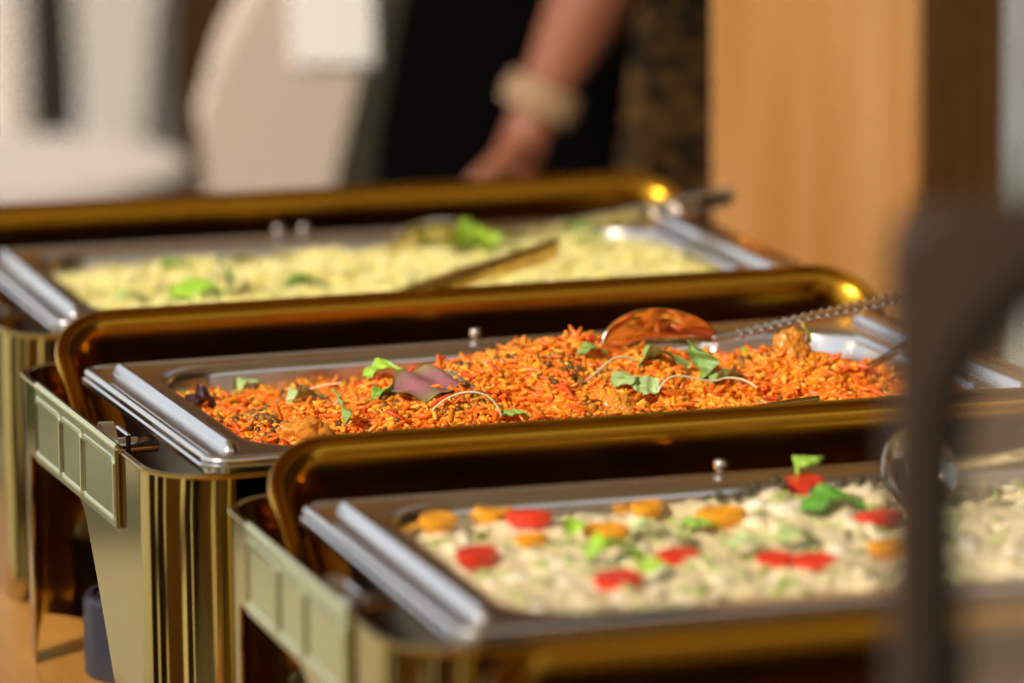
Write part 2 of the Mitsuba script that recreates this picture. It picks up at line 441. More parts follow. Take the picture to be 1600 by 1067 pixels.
CH_LABEL = ['gold-toned chafing dish at the far end of the row, under pale yellow rice',
            'gold-toned chafing dish with stamped side plate, under the orange carrot pilaf pan',
            'blurred gold-toned chafing dish frame under the pan of creamy dish with tomatoes',
            'nearest chafing dish frame at the bottom edge, only its gold lid rim showing']
PAN_LABEL = ['far stainless steel food pan filled with pale yellow rice', 'stainless steel food pan filled with orange carrot rice, in sharp focus',
             'blurred near stainless steel food pan filled with creamy dish and tomato halves', 'empty stainless steel food pan in the nearest chafing dish below the bottom edge']
for k in range(4):
    c = 'chafing_dish' + (f'_{k:03d}' if k else '')
    tw = DT[k]
    lab(c, CH_LABEL[k], 'chafing dish')
    scene[c + '__skirt'] = {**PLY['skirt'], 'to_world': tw}
    scene[c + '__lid'] = {**PLY['lid'], 'to_world': tw}
    lab(c + '__lid', 'open gold lid with stepped rim, leaning back behind the pan')
    scene[c + '__water_pan'] = {**PLY['water'], 'to_world': tw}
    scene[c + '__side_plate'] = {**PLY['plate'], 'to_world': tw}
    lab(c + '__side_plate', 'pale greenish stamped metal plate')
    for i, d in enumerate(CELLS):
        scene[c + '__side_plate__embossed_panel' + (f'_{i:03d}' if i else '')] = {**d, 'to_world': tw}
    for i, d in enumerate(ROD):
        scene[c + '__pivot_rod' + (f'_{i:03d}' if i else '')] = {**d, 'to_world': tw}
    scene[c + '__hinge_tab'] = {**PLY['tab'], 'to_world': tw}
    scene[c + '__bracket'] = {**BRACKET, 'to_world': tw}
    scene[c + '__bracket_001'] = {**FBRACKET, 'to_world': tw}
    pn = 'food_pan' + (f'_{k:03d}' if k else '')
    lab(pn, PAN_LABEL[k], 'food pan')
    scene[pn + '__tray'] = {**PLY['pan'], 'to_world': tw}
    for i, d in enumerate(RIDGES):
        scene[pn + '__raised_bead' + (f'_{i:03d}' if i else '')] = {**d, 'to_world': tw}
    for i, x in enumerate(((.238, .258), (.271,), (.252,), (.26,))[k]):
        scene[c + '__bolt' + (f'_{i:03d}' if i else '')] = {**BOLT, 'to_world': tw @ T().translate([x, .332, .001])}
    if k < 3:
        f = numbered('fuel_can')
        lab(f, 'small dark blue fuel can on the table under the ' + ('far dish of yellow rice', 'middle dish of orange pilaf', 'near creamy dish')[k], 'fuel can')
        scene[f] = {**CAN, 'to_world': DT[k] @ T().translate([.03, .30, TABLE - RIM])}

# ------------------------------------------------------------------ food


def capsule(sides=6, curve=0.0):
    xs = np.array([-.5, -.44, -.26, 0, .26, .44, .5])
    rs = np.array([.12, .55, .92, 1, .92, .55, .12])
    g = np.linspace(0, 2 * np.pi, sides, endpoint=False)
    rings = [np.column_stack([np.full(sides, x), .5 * r * np.cos(g), .5 * r * np.sin(g) + curve * (x * x * 4 - .4)]) for x, r in zip(xs, rs)]
    return loft(rings, True, True)


def scatter(base, pos, length, width, rng, colors, tilt=0.5, normal=None):
    """many copies of one small mesh as one mesh: (vertices, faces, colours)"""
    n = len(pos)
    az = rng.uniform(0, 2 * np.pi, n)
    el = rng.normal(0, tilt, n)
    ro = rng.uniform(0, 2 * np.pi, n)
    ex = np.column_stack([np.cos(az) * np.cos(el), np.sin(az) * np.cos(el), np.sin(el)])
    h = np.cross(ex, [0, 0, 1.0]); h /= np.linalg.norm(h, axis=1, keepdims=True)
    w = np.cross(h, ex)
    ey = np.cos(ro)[:, None] * h + np.sin(ro)[:, None] * w
    ez = np.cross(ex, ey)
    b = np.asarray(base.vertices)
    v = pos[:, None] + (b[None, :, 0] * length[:, None])[..., None] * ex[:, None] + (b[None, :, 1] * width[:, None])[..., None] * ey[:, None] + (b[None, :, 2] * width[:, None])[..., None] * ez[:, None]
    f = np.asarray(base.faces)[None] + (np.arange(n) * len(b))[:, None, None]
    return v.reshape(-1, 3), f.reshape(-1, 3), np.repeat(colors, len(b), 0)


def merge(parts):
    v, f, c, at = [], [], [], 0
    for a, b, d in parts:
        v.append(a); f.append(b + at); c.append(d); at += len(a)
    return np.vstack(v), np.vstack(f), np.vstack(c)


def surface(h, x0, x1, y0, y1, n, m, col):
    xs, ys = np.linspace(x0, x1, n), np.linspace(y0, y1, m)
    X, Y = np.meshgrid(xs, ys)
    Z = h(X, Y)
    v = np.column_stack([X.ravel(), Y.ravel(), Z.ravel()])
    i, j = np.meshgrid(np.arange(n - 1), np.arange(m - 1))
    a = (j * n + i).ravel()
    f = np.vstack([np.stack([a, a + 1, a + n + 1], 1), np.stack([a, a + n + 1, a + n], 1)])
    return v, f, np.broadcast_to(col, (len(v), 3)).copy()


def inside(x, y, ins=0.0, z=-.02):
    x0, x1, y0, y1, r = .0445 + ins, PW - .0445 - ins, .0312 + ins, PD - .0312 - ins, .044
    dx = np.maximum(np.maximum(x0 + r - x, x - (x1 - r)), 0)
    dy = np.maximum(np.maximum(y0 + r - y, y - (y1 - r)), 0)
    return (x > x0) & (x < x1) & (y > y0) & (y < y1) & (dx * dx + dy * dy < r * r)


def g2(x, y, cx, cy, sx, sy):
    return np.exp(-((x - cx) / sx) ** 2 - ((y - cy) / sy) ** 2)


def nz(x, y, sc, seed):
    return meshkit.fbm(np.stack([x * sc, y * sc, np.zeros_like(x)], -1), 3, seed) - .5


from scipy.spatial import cKDTree
_c = np.random.default_rng(91)
CLUMPS = cKDTree(np.column_stack([_c.uniform(.04, .52, 620), _c.uniform(.03, .30, 620)]))


def h_pilaf(x, y):
    h = -.023 + .0345 * g2(x, y, .295, .200, .11, .075) + .020 * g2(x, y, .42, .155, .045, .040) + .006 * g2(x, y, .12, .15, .06, .06) + .010 * g2(x, y, .19, .17, .05, .05)
    h += -.004 * g2(x, y, .40, .24, .05, .03) + .006 * g2(x, y, .47, .12, .04, .05)
    h += .018 * nz(x, y, 30, 3)
    d, _ = CLUMPS.query(np.stack([np.ravel(x), np.ravel(y)], -1))
    h += (.0085 * np.sqrt(np.maximum(0, 1 - (d / .0105) ** 2)) - .004).reshape(np.shape(x))
    return h


def h_rice(x, y):
    return -.013 + .010 * g2(x, y, .30, .17, .16, .08) + .014 * nz(x, y, 32, 13) + .006 * nz(x, y, 80, 15) - .010 * g2(x, y, .06, .28, .05, .04)


def h_cream(x, y):
    return -.013 + .014 * nz(x, y, 34, 23) + .010 * nz(x, y, 75, 25) + .010 * g2(x, y, .31, .27, .05, .025)


def sample(rng, n, h, ins, zlo, zhi):
    x = rng.uniform(.04, PW - .04, 3 * n); y = rng.uniform(.03, PD - .03, 3 * n)
    ok = inside(x, y, ins)
    x, y = x[ok][:n], y[ok][:n]
    return np.column_stack([x, y, h(x, y) + rng.uniform(zlo, zhi, len(x))])


def palette(rng, n, cols, weights, jit=.12):
    c = np.array(cols)[rng.choice(len(cols), n, p=np.array(weights) / np.sum(weights))]
    return np.clip(c * rng.uniform(1 - jit, 1 + jit, (n, 1)), 0, 1)


CAP, CURV = capsule(6), capsule(6, .35)
rng = np.random.default_rng(7)
# --- orange carrot pilaf
under = surface(lambda x, y: np.where(inside(x, y, .001), h_pilaf(x, y) - .0015, -.056), .046, PW - .046, .033, PD - .033, 300, 180, (.70, .20, .016))
n1 = 19000
p1 = sample(rng, n1, h_pilaf, .002, -.0028, .0014)
r1 = scatter(CAP, p1, rng.uniform(.0052, .0084, len(p1)), rng.uniform(.0026, .0037, len(p1)), rng,
             palette(rng, len(p1), [(.92, .33, .022), (.95, .43, .035), (.90, .22, .025), (.94, .54, .07), (.66, .20, .02)], [5, 5, 2.4, 2.2, .6]), .40)
n2 = 2000
p2 = sample(rng, n2, h_pilaf, .008, -.003, .0035)
r2 = scatter(CURV, p2, rng.uniform(.010, .019, len(p2)), rng.uniform(.0027, .0038, len(p2)), rng, palette(rng, len(p2), [(.86, .19, .018), (.90, .28, .022), (.84, .11, .025)], [4, 4, 1]), .35)
v, f, c = merge([under, r1, r2])
put('carrot_pilaf', (world(1, v), f), 'mat_saucy', True, color=c)
lab('carrot_pilaf', 'heap of glossy orange carrot and rice pilaf filling the sharp middle pan', 'pilaf', kind='stuff')
p3 = sample(rng, 7000, h_pilaf, .006, -.002, .0022)
p3 = p3[nz(p3[:, 0], p3[:, 1], 38, 61) + rng.normal(0, .05, len(p3)) > .155][:1700]
n3 = len(p3)
ell = trimesh.creation.icosphere(1, .5)
v, f, c = scatter(ell, p3, rng.uniform(.0042, .0066, len(p3)), rng.uniform(.0036, .0050, len(p3)), rng, palette(rng, len(p3), [(.24, .11, .022), (.13, .055, .014), (.38, .19, .035)], [3, 2, 2]), .8)
put('lentils', (world(1, v), f), 'mat_saucy', True, color=c)
lab('lentils', 'small dark brown lentils scattered through the orange pilaf', 'lentils', kind='stuff')


def chunk(seed, size, squash, col):
    """knobbly lump: a displaced sphere, (mesh vertices, faces, colours)"""
    s = trimesh.creation.icosphere(4, 1.0)
    v = np.array(s.vertices)
    d = 1 + .75 * (meshkit.fbm(v * 1.6 + seed * 3.1, 3, seed) - .5) * 2 * .6 + .22 * (meshkit.noise(v * 5 + seed, seed) - .5)
    cc = np.clip(np.array(col) * (0.85 + .5 * (meshkit.fbm(v * 2.2 + seed, 3, seed + 9)[:, None] - .3)), 0, 1)
    return v * d[:, None] * np.array(squash) * size, np.array(s.faces), cc


CHUNKS = [(.091, .113, .0125, (1.25, .8, .85), 'glazed golden chicken piece at the front left of the orange pilaf'),
          (.424, .150, .0125, (.9, .8, 1.1), 'golden chicken piece on top of the mound at the right of the orange pilaf'),
          (.225, .098, .010, (1.3, .7, .7), 'pale glazed chicken piece at the front middle edge of the orange pilaf'),
          (.292, .105, .010, (1, .8, .8), 'small glazed chicken piece at the front of the orange pilaf below the leaf cluster')]
for i, (x, y, s, sq, l) in enumerate(CHUNKS):
    k = numbered('chicken_piece')
    v, f, c = chunk(31 + i, s, sq, (.74, .30, .035))
    z = float(h_pilaf(np.array([x]), np.array([y]))[0])
    put(k, (world(1, v + [x, y, z + .15 * s]), f), 'mat_saucy', True, color=c)
    lab(k, l, 'chicken piece')

# --- pale yellow rice
under = surface(lambda x, y: np.where(inside(x, y, .001), h_rice(x, y) - .003, -.056), .046, PW - .046, .033, PD - .033, 120, 70, (.72, .63, .22))
p1 = sample(rng, 11000, h_rice, .003, -.003, .003)
r1 = scatter(CAP, p1, rng.uniform(.0062, .0098, len(p1)), rng.uniform(.0022, .0030, len(p1)), rng,
             palette(rng, len(p1), [(.90, .88, .38), (.92, .91, .54), (.88, .83, .27), (.45, .54, .10)], [5, 4, 2, .25]), .6)
v, f, c = merge([under, r1])
put('yellow_rice', (world(0, v), f), 'mat_rice', True, color=c)
lab('yellow_rice', 'pale yellow rice filling the far pan', 'rice', kind='stuff')

# --- creamy dish
under = surface(lambda x, y: np.where(inside(x, y, .001), h_cream(x, y), -.056), .046, PW - .046, .033, PD - .033, 200, 120, (.70, .63, .40))
cv = under[0]
under[2][:] = np.clip(np.array([.74, .67, .43]) + .22 * nz(cv[:, 0], cv[:, 1], 28, 44)[:, None] * np.array([1, 1, 1.1]), 0, 1)
p1 = sample(rng, 520, h_cream, .010, -.0065, -.002)
lump = trimesh.creation.icosphere(1, .5)
r1 = scatter(lump, p1, rng.uniform(.012, .026, len(p1)), rng.uniform(.007, .013, len(p1)), rng, palette(rng, len(p1), [(.82, .75, .52), (.74, .66, .40), (.80, .78, .62), (.62, .60, .42)], [4, 3, 2, 1]), .3)
p2 = sample(rng, 260, h_cream, .012, .000, .003)
r2 = scatter(CURV, p2, rng.uniform(.008, .016, len(p2)), rng.uniform(.002, .004, len(p2)), rng, palette(rng, len(p2), [(.35, .48, .12), (.50, .58, .24), (.22, .20, .10)], [3, 3, 1]), .3)
v, f, c = merge([under, r1, r2])
put('creamy_bake', (world(2, v), f), 'mat_cream_sauce', True, color=c)
lab('creamy_bake', 'pale creamy dish with soft lumps and herb bits filling the near pan', 'creamy dish', kind='stuff')
p3 = np.column_stack([rng.normal(.253, .010, 7), rng.normal(.285, .004, 7), np.zeros(7)])
p3 = np.vstack([p3, np.column_stack([rng.normal(.318, .012, 9), rng.normal(.277, .005, 9), np.zeros(9)])])
p3[:, 2] = h_cream(p3[:, 0], p3[:, 1]) + .005
cap = mikit.ply(trimesh.creation.icosphere(2, .0028), 'mat_caper', smooth=True)
for q in p3:
    k = numbered('caper')
    scene[k] = {**cap, 'to_world': T().translate(world(2, q).tolist())}
    side = 'middle' if q[0] < .285 else 'right'
    lab(k, f'tiny dark caper in the cluster at the back {side} edge of the creamy dish', 'caper', f'capers at the back {side} of the creamy dish')


def tomato_half(R):
    """a cherry tomato half lying cut side up"""
    prof = [(R * .02, R * .42), (R * .55, R * .42), (R * .60, R * .47), (R * .86, R * .49), (R * .97, R * .42), (R, R * .28), (R * .95, R * .02), (R * .75, -R * .30), (R * .4, -R * .48), (R * .05, -R * .52)]
    return lathe(prof[::-1], 28)


TOM = [(.118, .268, 'red', 'red tomato half at the back left of the creamy dish, touching a yellow one'), (.067, .195, 'red', 'leftmost red tomato piece on the creamy dish'),
       (.171, .167, 'red', 'red tomato half in the middle of the creamy dish'), (.121, .117, 'red', 'red tomato half nearest the front rim of the creamy dish'),
       (.290, .296, 'red', 'red tomato half at the back of the creamy dish under a green leaf'), (.302, .212, 'red', 'red tomato half beside the dark upright frame of the glass screen on the creamy dish'),
       (.234, .125, 'red', 'larger of two red tomato pieces at the front right of the creamy dish'), (.216, .139, 'red', 'small red tomato piece left of a larger red one on the creamy dish'),
       (.067, .272, 'yellow', 'leftmost yellow tomato half on the creamy dish'), (.106, .296, 'yellow', 'yellow tomato half at the back left edge of the creamy dish'),
       (.192, .283, 'yellow', 'yellow tomato half at the back middle of the creamy dish'), (.225, .253, 'yellow', 'yellow tomato half right of the middle with a green leaf at its side'),
       (.148, .222, 'yellow', 'pale yellow tomato piece behind the green leaf in the middle of the creamy dish'), (.112, .244, 'yellow', 'small yellow tomato piece in front of the back left red half'),
       (.285, .149, 'yellow', 'yellow tomato half at the right, beside the dark upright frame of the glass screen')]
for i, (x, y, colr, l) in enumerate(TOM):
    k = numbered('tomato_half')
    R = (.0108, .0116, .0100, .0120)[i % 4] * (.7 if 'small' in l else 1)
    z = float(h_cream(np.array([x]), np.array([y]))[0]) + .004
    a = rng.uniform(0, 360)
    put(k, tomato_half(R), 'mat_tomato_' + colr, 40, to_world=T().translate(world(2, [x, y, z]).tolist()).rotate([0, 0, 1], a * .25 - 45).rotate([1, 0, 0], float(rng.uniform(-6, 14))).scale([1.25, .85, .9]))
    lab(k, l, 'tomato half')


def leaf(L, W, curl=0.6, fold=0.35, wave=.12, twist=0., lobes=0, seed=0, top=(.16, .42, .04), edge=None, vein=None, thick=.0004):
    """a leaf with midrib, blade folded along it, wavy margin and thickness; base at the origin, pointing +x"""
    n, m = 25, 13
    t = np.linspace(0, 1, n)[:, None]; s = np.linspace(-1, 1, m)[None]
    w = W / 2 * np.sin(np.pi * np.clip(t, 0, 1) ** .75) ** .8 * (1 + .22 * lobes * np.abs(np.sin(np.pi * 3.2 * t + .4)))
    x = L * t + 0 * s - .12 * L * (np.abs(s) ** 2) * t
    y = w * s
    z = fold * np.abs(y) - curl * L * (t - .35) ** 2 + wave * W * np.sin(7 * t + seed) * s ** 2 + .05 * W * np.sin(17 * t + 3 * s + seed)
    y, z = y * np.cos(twist * t) - z * np.sin(twist * t), y * np.sin(twist * t) + z * np.cos(twist * t)
    p = np.stack([x, y, z], -1).reshape(-1, 3)
    i, j = np.meshgrid(np.arange(n - 1), np.arange(m - 1), indexing='ij')
    a = (i * m + j).ravel()
    f = np.vstack([np.stack([a, a + m, a + m + 1], 1), np.stack([a, a + m + 1, a + 1], 1)])
    q = p - [0, 0, thick]
    v = np.vstack([p, q]); N = len(p)
    b = np.r_[np.arange(m), np.arange(1, n) * m + m - 1, (n - 1) * m + np.arange(m - 2, -1, -1), np.arange(n - 2, 0, -1) * m]
    b2 = np.roll(b, -1)
    f = np.vstack([f, f[:, ::-1] + N, np.stack([b, b + N, b2 + N], 1), np.stack([b, b2 + N, b2], 1)])
    ribs = np.maximum(np.exp(-(s / .07) ** 2) + 0 * t, .55 * np.exp(-((((t * 7 - np.abs(s) * 1.6) % 1) - .5) / .09) ** 2))
    top = np.array(top)
    vein = np.clip(top * 1.5 + .04, 0, 1) if vein is None else np.array(vein)
    blot = (.8 + .4 * meshkit.fbm(np.stack([t * 6 + 0 * s, s * 3 + 0 * t, seed + 0 * t * s], -1), 3, seed))[..., None]
    col = (top * (1 - ribs[..., None] * .6) + vein * ribs[..., None] * .6) * blot
    if edge is not None:
        e = (np.abs(s) ** 3 + 0 * t)[..., None]
        col = col * (1 - e) + np.array(edge) * e
    col = np.clip(col.reshape(-1, 3), 0, 1)
    return v, f, np.vstack([col, np.clip(col * .8 + .05, 0, 1)])


def rotm(az, el, ro):
    a, e, r = map(math.radians, (az, el, ro))
    Rz = np.array([[math.cos(a), -math.sin(a), 0], [math.sin(a), math.cos(a), 0], [0, 0, 1]])
    Ry = np.array([[math.cos(e), 0, -math.sin(e)], [0, 1, 0], [math.sin(e), 0, math.cos(e)]])
    Rx = np.array([[1, 0, 0], [0, math.cos(r), -math.sin(r)], [0, math.sin(r), math.cos(r)]])
    return Rz @ Ry @ Rx


GREEN, LIME, DKGREEN, PALE = (.20, .46, .045), (.34, .62, .05), (.08, .27, .035), (.44, .62, .26)
PURPLE = (.10, .035, .055)


def place_leaf(dish, h, x, y, L, W, az, el, ro, label, dz=.004, stem=None, name='salad_leaf', cat='leaf', **k):
    key = numbered(name)
    v, f, c = leaf(L, W, **k)
    v = v @ rotm(az, el, ro).T + [x, y, float(h(np.array([x]), np.array([y]))[0]) + dz]
    put(key + '__blade', (world(dish, v), f), 'mat_leaf', True, color=c)
    if stem is not None:
        z0 = float(h(np.array([x]), np.array([y]))[0]) + dz
        pts = spline([(x, y, z0)] + [(sx, sy, float(h(np.array([sx]), np.array([sy]))[0]) + dz + sz) for sx, sy, sz in stem], 20)
        m = tube(world(dish, pts), np.linspace(.0008, .0006, 20), 8)
        put(key + '__stem', m, 'mat_leaf', True, color=np.tile((.72, .74, .48), (len(m.vertices), 1)))
        lab(key + '__stem', 'thin pale stem')
    lab(key, label, cat)
    return key


P = h_pilaf
place_leaf(1, P, .160, .156, .056, .038, -6, 6, 20, 'large purple and green salad leaf lying on the orange pilaf', dz=.014, curl=.45, fold=.22, wave=.10, seed=2, top=(.30, .13, .16), edge=(.24, .26, .08), vein=(.46, .16, .22))
place_leaf(1, P, .160, 0.222, .026, .018, -20, 18, 15, 'bright green leaf tip just behind the large purple leaf', dz=0.01, curl=.5, top=LIME, seed=3)
place_leaf(1, P, 0.166, 0.172, .022, .016, -150, 10, 10, 'green leaf half under the left end of the purple leaf', dz=.004, top=GREEN, seed=4)
place_leaf(1, P, .112, 0.228, .026, .020, 8, 12, -14, 'pale green leaf on the pilaf between the left rim and the purple leaf', dz=0.008, curl=.4, top=PALE, lobes=1, seed=5, stem=[(.128, .226, .004), (.146, .220, .001)])
place_leaf(1, P, 0.096, 0.288, .018, .012, 15, 20, 5, 'small pale green leaf at the back left of the orange pilaf', dz=.005, top=PALE, seed=6)
place_leaf(1, P, .119, 0.118, .024, .015, 100, 62, 70, 'small upright green leaf at the front left edge of the orange pilaf', dz=.004, curl=.3, top=(.24, .46, .10), seed=7)
place_leaf(1, P, .219, 0.118, .018, .012, -15, 10, 5, 'small green leaf on a long arched stem in front of the purple leaf', dz=.004, top=(.26, .48, .08), seed=8, stem=[(.205, .121, .009), (.190, .123, .007), (.176, .124, -.002)])
place_leaf(1, P, 0.05, 0.248, 0.022, 0.02, -15, 8, 20, 'dark purple lettuce scrap against the left wall of the middle pan', dz=.006, curl=1.2, wave=.3, top=(.035, .012, .014), vein=(.10, .03, .04), seed=9)
place_leaf(1, P, 0.29, 0.18, .022, .011, 5, 8, 10, 'narrow green leaf left of the serving spoon in the orange pilaf', dz=.005, top=(.25, .42, .10), seed=10)
place_leaf(1, P, 0.322, 0.16, .034, .020, -10, 14, -10, 'green leaf in front of the bowl of the serving spoon in the orange pilaf', dz=.006, curl=.8, top=(.27, .45, .12), lobes=1, seed=11, stem=[(.310, .158, .004), (.292, .150, .003), (.276, .136, .001)])
place_leaf(1, P, .362, 0.142, .026, .022, 118, 68, 80, 'upright dark-spotted green leaf in the leaf cluster of the orange pilaf', dz=.004, curl=.3, top=(.18, .38, .05), seed=12)
place_leaf(1, P, 0.362, 0.13, .030, .020, 6, 12, -16, 'flat green leaf right of the upright leaf on the orange pilaf', dz=.007, curl=.7, top=(.30, .52, .14), lobes=1, seed=13, stem=[(.378, .122, .002), (.386, .112, .001)])
place_leaf(1, P, 0.322, 0.118, .022, .019, 150, 24, -30, 'pale green rounded leaf with a long pale stem at the front of the orange pilaf', dz=.008, curl=.5, top=(.40, .58, .24), seed=14, stem=[(.336, .121, .004), (.352, .122, .005), (.368, .122, .002)])
place_leaf(1, P, 0.296, 0.125, .024, .015, 30, 16, 10, 'pale frilled green leaf left of the long-stemmed leaf on the orange pilaf', dz=.005, curl=.6, top=(.38, .54, .20), lobes=1, seed=15)
place_leaf(1, P, 0.42, 0.245, .018, .013, -30, 25, 0, 'small bright green leaf behind the mound, beside the spoon handle', dz=.006, top=LIME, seed=16)
place_leaf(1, P, .352, .215, .020, .015, 170, 30, 30, 'dark green leaf under the bowl of the serving spoon', dz=.006, top=DKGREEN, seed=17)
place_leaf(1, P, .436, .150, .018, .005, 75, 60, 40, 'thin yellow green blade standing at the right of the orange pilaf', dz=.006, top=(.45, .38, .05), seed=18)

Q = h_rice
place_leaf(0, Q, .106, .112, .042, .030, 10, 12, 12, 'large bright green leaf at the front left of the yellow rice', dz=.005, top=LIME, curl=.5, seed=21)
place_leaf(0, Q, .148, 0.105, .030, .016, 100, 68, 60, 'upright dark green leaf at the front of the yellow rice beside a large flat one', dz=.005, top=DKGREEN, curl=.3, seed=22)
place_leaf(0, Q, .192, .133, .036, .014, -5, 6, 5, 'dark green leaf lying in the yellow rice left of the brass handle', dz=.005, top=DKGREEN, seed=23)
place_leaf(0, Q, 0.34, 0.215, .044, .040, -20, 8, -10, 'big lime green leaf behind the brass handle in the yellow rice', dz=.006, top=(.34, .62, .03), lobes=1, curl=.9, wave=.25, seed=24)
place_leaf(0, Q, 0.362, 0.205, .034, .030, 30, 14, 10, 'lime green leaf overlapping the big one in the yellow rice', dz=.008, top=(.38, .62, .05), lobes=1, curl=.8, seed=25)
place_leaf(0, Q, .130, .258, .030, .016, 0, 8, 8, 'green leaf at the back left of the yellow rice', dz=.005, top=(.22, .40, .05), seed=26)
place_leaf(0, Q, .440, .222, .026, .020, -40, 25, 0, 'green leaf at the right of the yellow rice near the pan wall', dz=.006, top=GREEN, seed=27)
place_leaf(0, Q, 0.056, 0.285, .022, .016, 60, 15, 20, 'yellow green leaf in the back left corner of the yellow rice', dz=0.006, top=(.40, .48, .05), seed=28)
place_leaf(0, Q, .066, .118, .028, .016, 20, 12, 0, 'pale green leaf in the front left corner of the yellow rice', dz=.005, top=(.40, .55, .16), seed=29)
place_leaf(0, Q, .180, .250, .026, .016, -10, 10, 0, 'olive green leaf at the back middle of the yellow rice', dz=.005, top=(.20, .24, .04), seed=30)
place_leaf(0, Q, .215, .240, .020, .016, 20, 14, 0, 'small dark olive leaf left of the serving spoon in the yellow rice', dz=.005, top=(.13, .15, .03), seed=31)

C = h_cream
place_leaf(2, C, .268, .244, .040, .024, -4, 10, 8, 'dark green leaf at the right of the creamy dish', dz=.006, top=(.10, .32, .03), seed=41)
place_leaf(2, C, .118, .166, .034, .024, 2, 10, -8, 'bright green leaf in the middle of the creamy dish behind the front red tomato', dz=.005, top=LIME, seed=42)
place_leaf(2, C, .288, .306, .018, .015, -20, 45, 20, 'small green leaf on top of the back red tomato half', dz=.010, top=(.26, .46, .05), seed=43)
place_leaf(2, C, .126, .212, .018, .014, 70, 30, 10, 'small green leaf left of the pale yellow tomato piece', dz=.005, top=LIME, seed=44)
place_leaf(2, C, .198, .243, .022, .014, -25, 15, 10, 'small green leaf left of the right-hand yellow tomato half', dz=.005, top=(.26, .48, .06), seed=45)
place_leaf(2, C, .137, .132, .020, .014, 5, 15, 10, 'small green leaf right of the front red tomato half', dz=.006, top=LIME, seed=46)
place_leaf(2, C, .195, .160, .026, .018, -10, 8, 5, 'pale green leaf scrap near the front right of the creamy dish', dz=.005, top=(.46, .58, .26), lobes=1, seed=47)
place_leaf(2, C, .228, .166, .024, .018, 15, 8, 5, 'pale green leaf above the two front red tomato pieces', dz=.005, top=(.40, .52, .20), lobes=1, seed=48)
place_leaf(2, C, .165, .232, .024, .012, -5, 8, 5, 'pale green leaf right of the pale yellow tomato piece', dz=.005, top=(.48, .60, .30), seed=49)

# ------------------------------------------------------------------ serving spoons


def spoon_bowl(center, along, facing, a, b, depth, th=.0014):
    """elliptical bowl: half length a along 'along', half width b, opening towards 'facing'"""
    e = np.asarray(along, float); e /= np.linalg.norm(e)
    n = np.asarray(facing, float); n -= e * (n @ e); n /= np.linalg.norm(n)
    w = np.cross(n, e)
    g = np.linspace(0, 2 * np.pi, 48, endpoint=False)
    rings = []
    prof = [(r, -depth * (1 - r ** 2.4)) for r in np.linspace(.02, 1, 12)] + [(1.025, .0010), (1.055, .0002), (1.045, -.0012)] + [(r * 1.02 + .015, -depth * (1 - r ** 2.4) - th) for r in np.linspace(1, .02, 12)]
    for r, z in prof:
        egg = 1 + .10 * np.cos(g)
        rings.append(np.asarray(center) + (a * r * np.cos(g))[:, None] * e + (b * r * np.sin(g) / egg)[:, None] * w + z * n)
    return loft(rings, True, True)


def strap(pts, wid, th, side, n=40):
    """flat handle along a curve: width wid (scalar or list) along 'side'"""
    p = spline(pts, n)
    wd = np.interp(np.linspace(0, 1, n), np.linspace(0, 1, len(wid)), wid)
    t = np.gradient(p, axis=0); t /= np.linalg.norm(t, axis=1, keepdims=True)
    s = np.asarray(side, float)[None] - t * (t @ np.asarray(side, float))[:, None]
    s /= np.linalg.norm(s, axis=1, keepdims=True)
    u = np.cross(t, s)
    g = np.linspace(0, 2 * np.pi, 14, endpoint=False)
    cx = np.sign(np.cos(g)) * np.abs(np.cos(g)) ** .6; cy = np.sign(np.sin(g)) * np.abs(np.sin(g)) ** .6
    rings = [p[i] + (cx * wd[i] / 2)[:, None] * s[i] + (cy * th / 2)[:, None] * u[i] for i in range(n)]
    return loft(rings, True, True), p, s, wd


def spoon(dish, label, c, along, facing, a, b, depth, handle, side, wid, beads=True, mat='mat_spoon'):
    key = numbered('serving_spoon')
    lab(key, label, 'serving spoon')
    put(key + '__bowl', (lambda m: (world(dish, np.array(m.vertices)), m.faces))(spoon_bowl(c, along, facing, a, b, depth)), mat, 40)
    m, p, s, wd = strap(handle, wid, .0028, side)
    put(key + '__handle', (world(dish, np.array(m.vertices)), m.faces), mat, 40)
    if beads:
        bead = trimesh.creation.icosphere(2, .0021)
        L = np.r_[0, np.cumsum(np.linalg.norm(np.diff(p, axis=0), axis=1))]
        ms = []
        for d in np.arange(.014, L[-1] - .004, .0062):
            i = int(np.searchsorted(L, d))
            for sg in (1, -1):
                q = bead.copy(); q.apply_translation(p[i] + sg * s[i] * wd[i] / 2)
                ms.append(q)
        mm = join(*ms)
        put(key + '__beaded_edge', (world(dish, np.array(mm.vertices)), mm.faces), mat, 40)
    return key


spoon(1, 'steel serving spoon with beaded handle leaning in the orange pilaf', (.352, .196, .012), (1, .02, -.03), (-.25, -.93, .12), .0385, .0225, .012,
      [(.388, .196, .013), (.405, .193, .016), (.446, .190, .0235), (.513, .188, .033), (.580, .187, .046), (.635, .186, .055)], (0, -1, -.10), [.007, .010, .016, .023, .030])
spoon(1, 'second serving spoon lying low at the right end of the orange pilaf', (.445, .135, -.006), (1, .25, .02), (-.1, -.5, .8), .026, .016, .008,
      [(.469, .141, -.003), (.490, .148, .003), (.520, .158, .014), (.570, .17, .026)], (0, -.6, .8), [.006, .009, .012, .014], beads=False)
spoon(0, 'steel serving spoon with arched bowl in the pale yellow rice', (.337, .228, -.001), (1, .02, -.02), (-.2, -.80, -.45), .0385, .0250, .013,
      [(.373, .228, .004), (.40, .227, .006), (.457, .226, .012), (.522, .226, .020), (.566, .226, .026)], (0, -.35, 1), [.006, .008, .010, .012, .013])
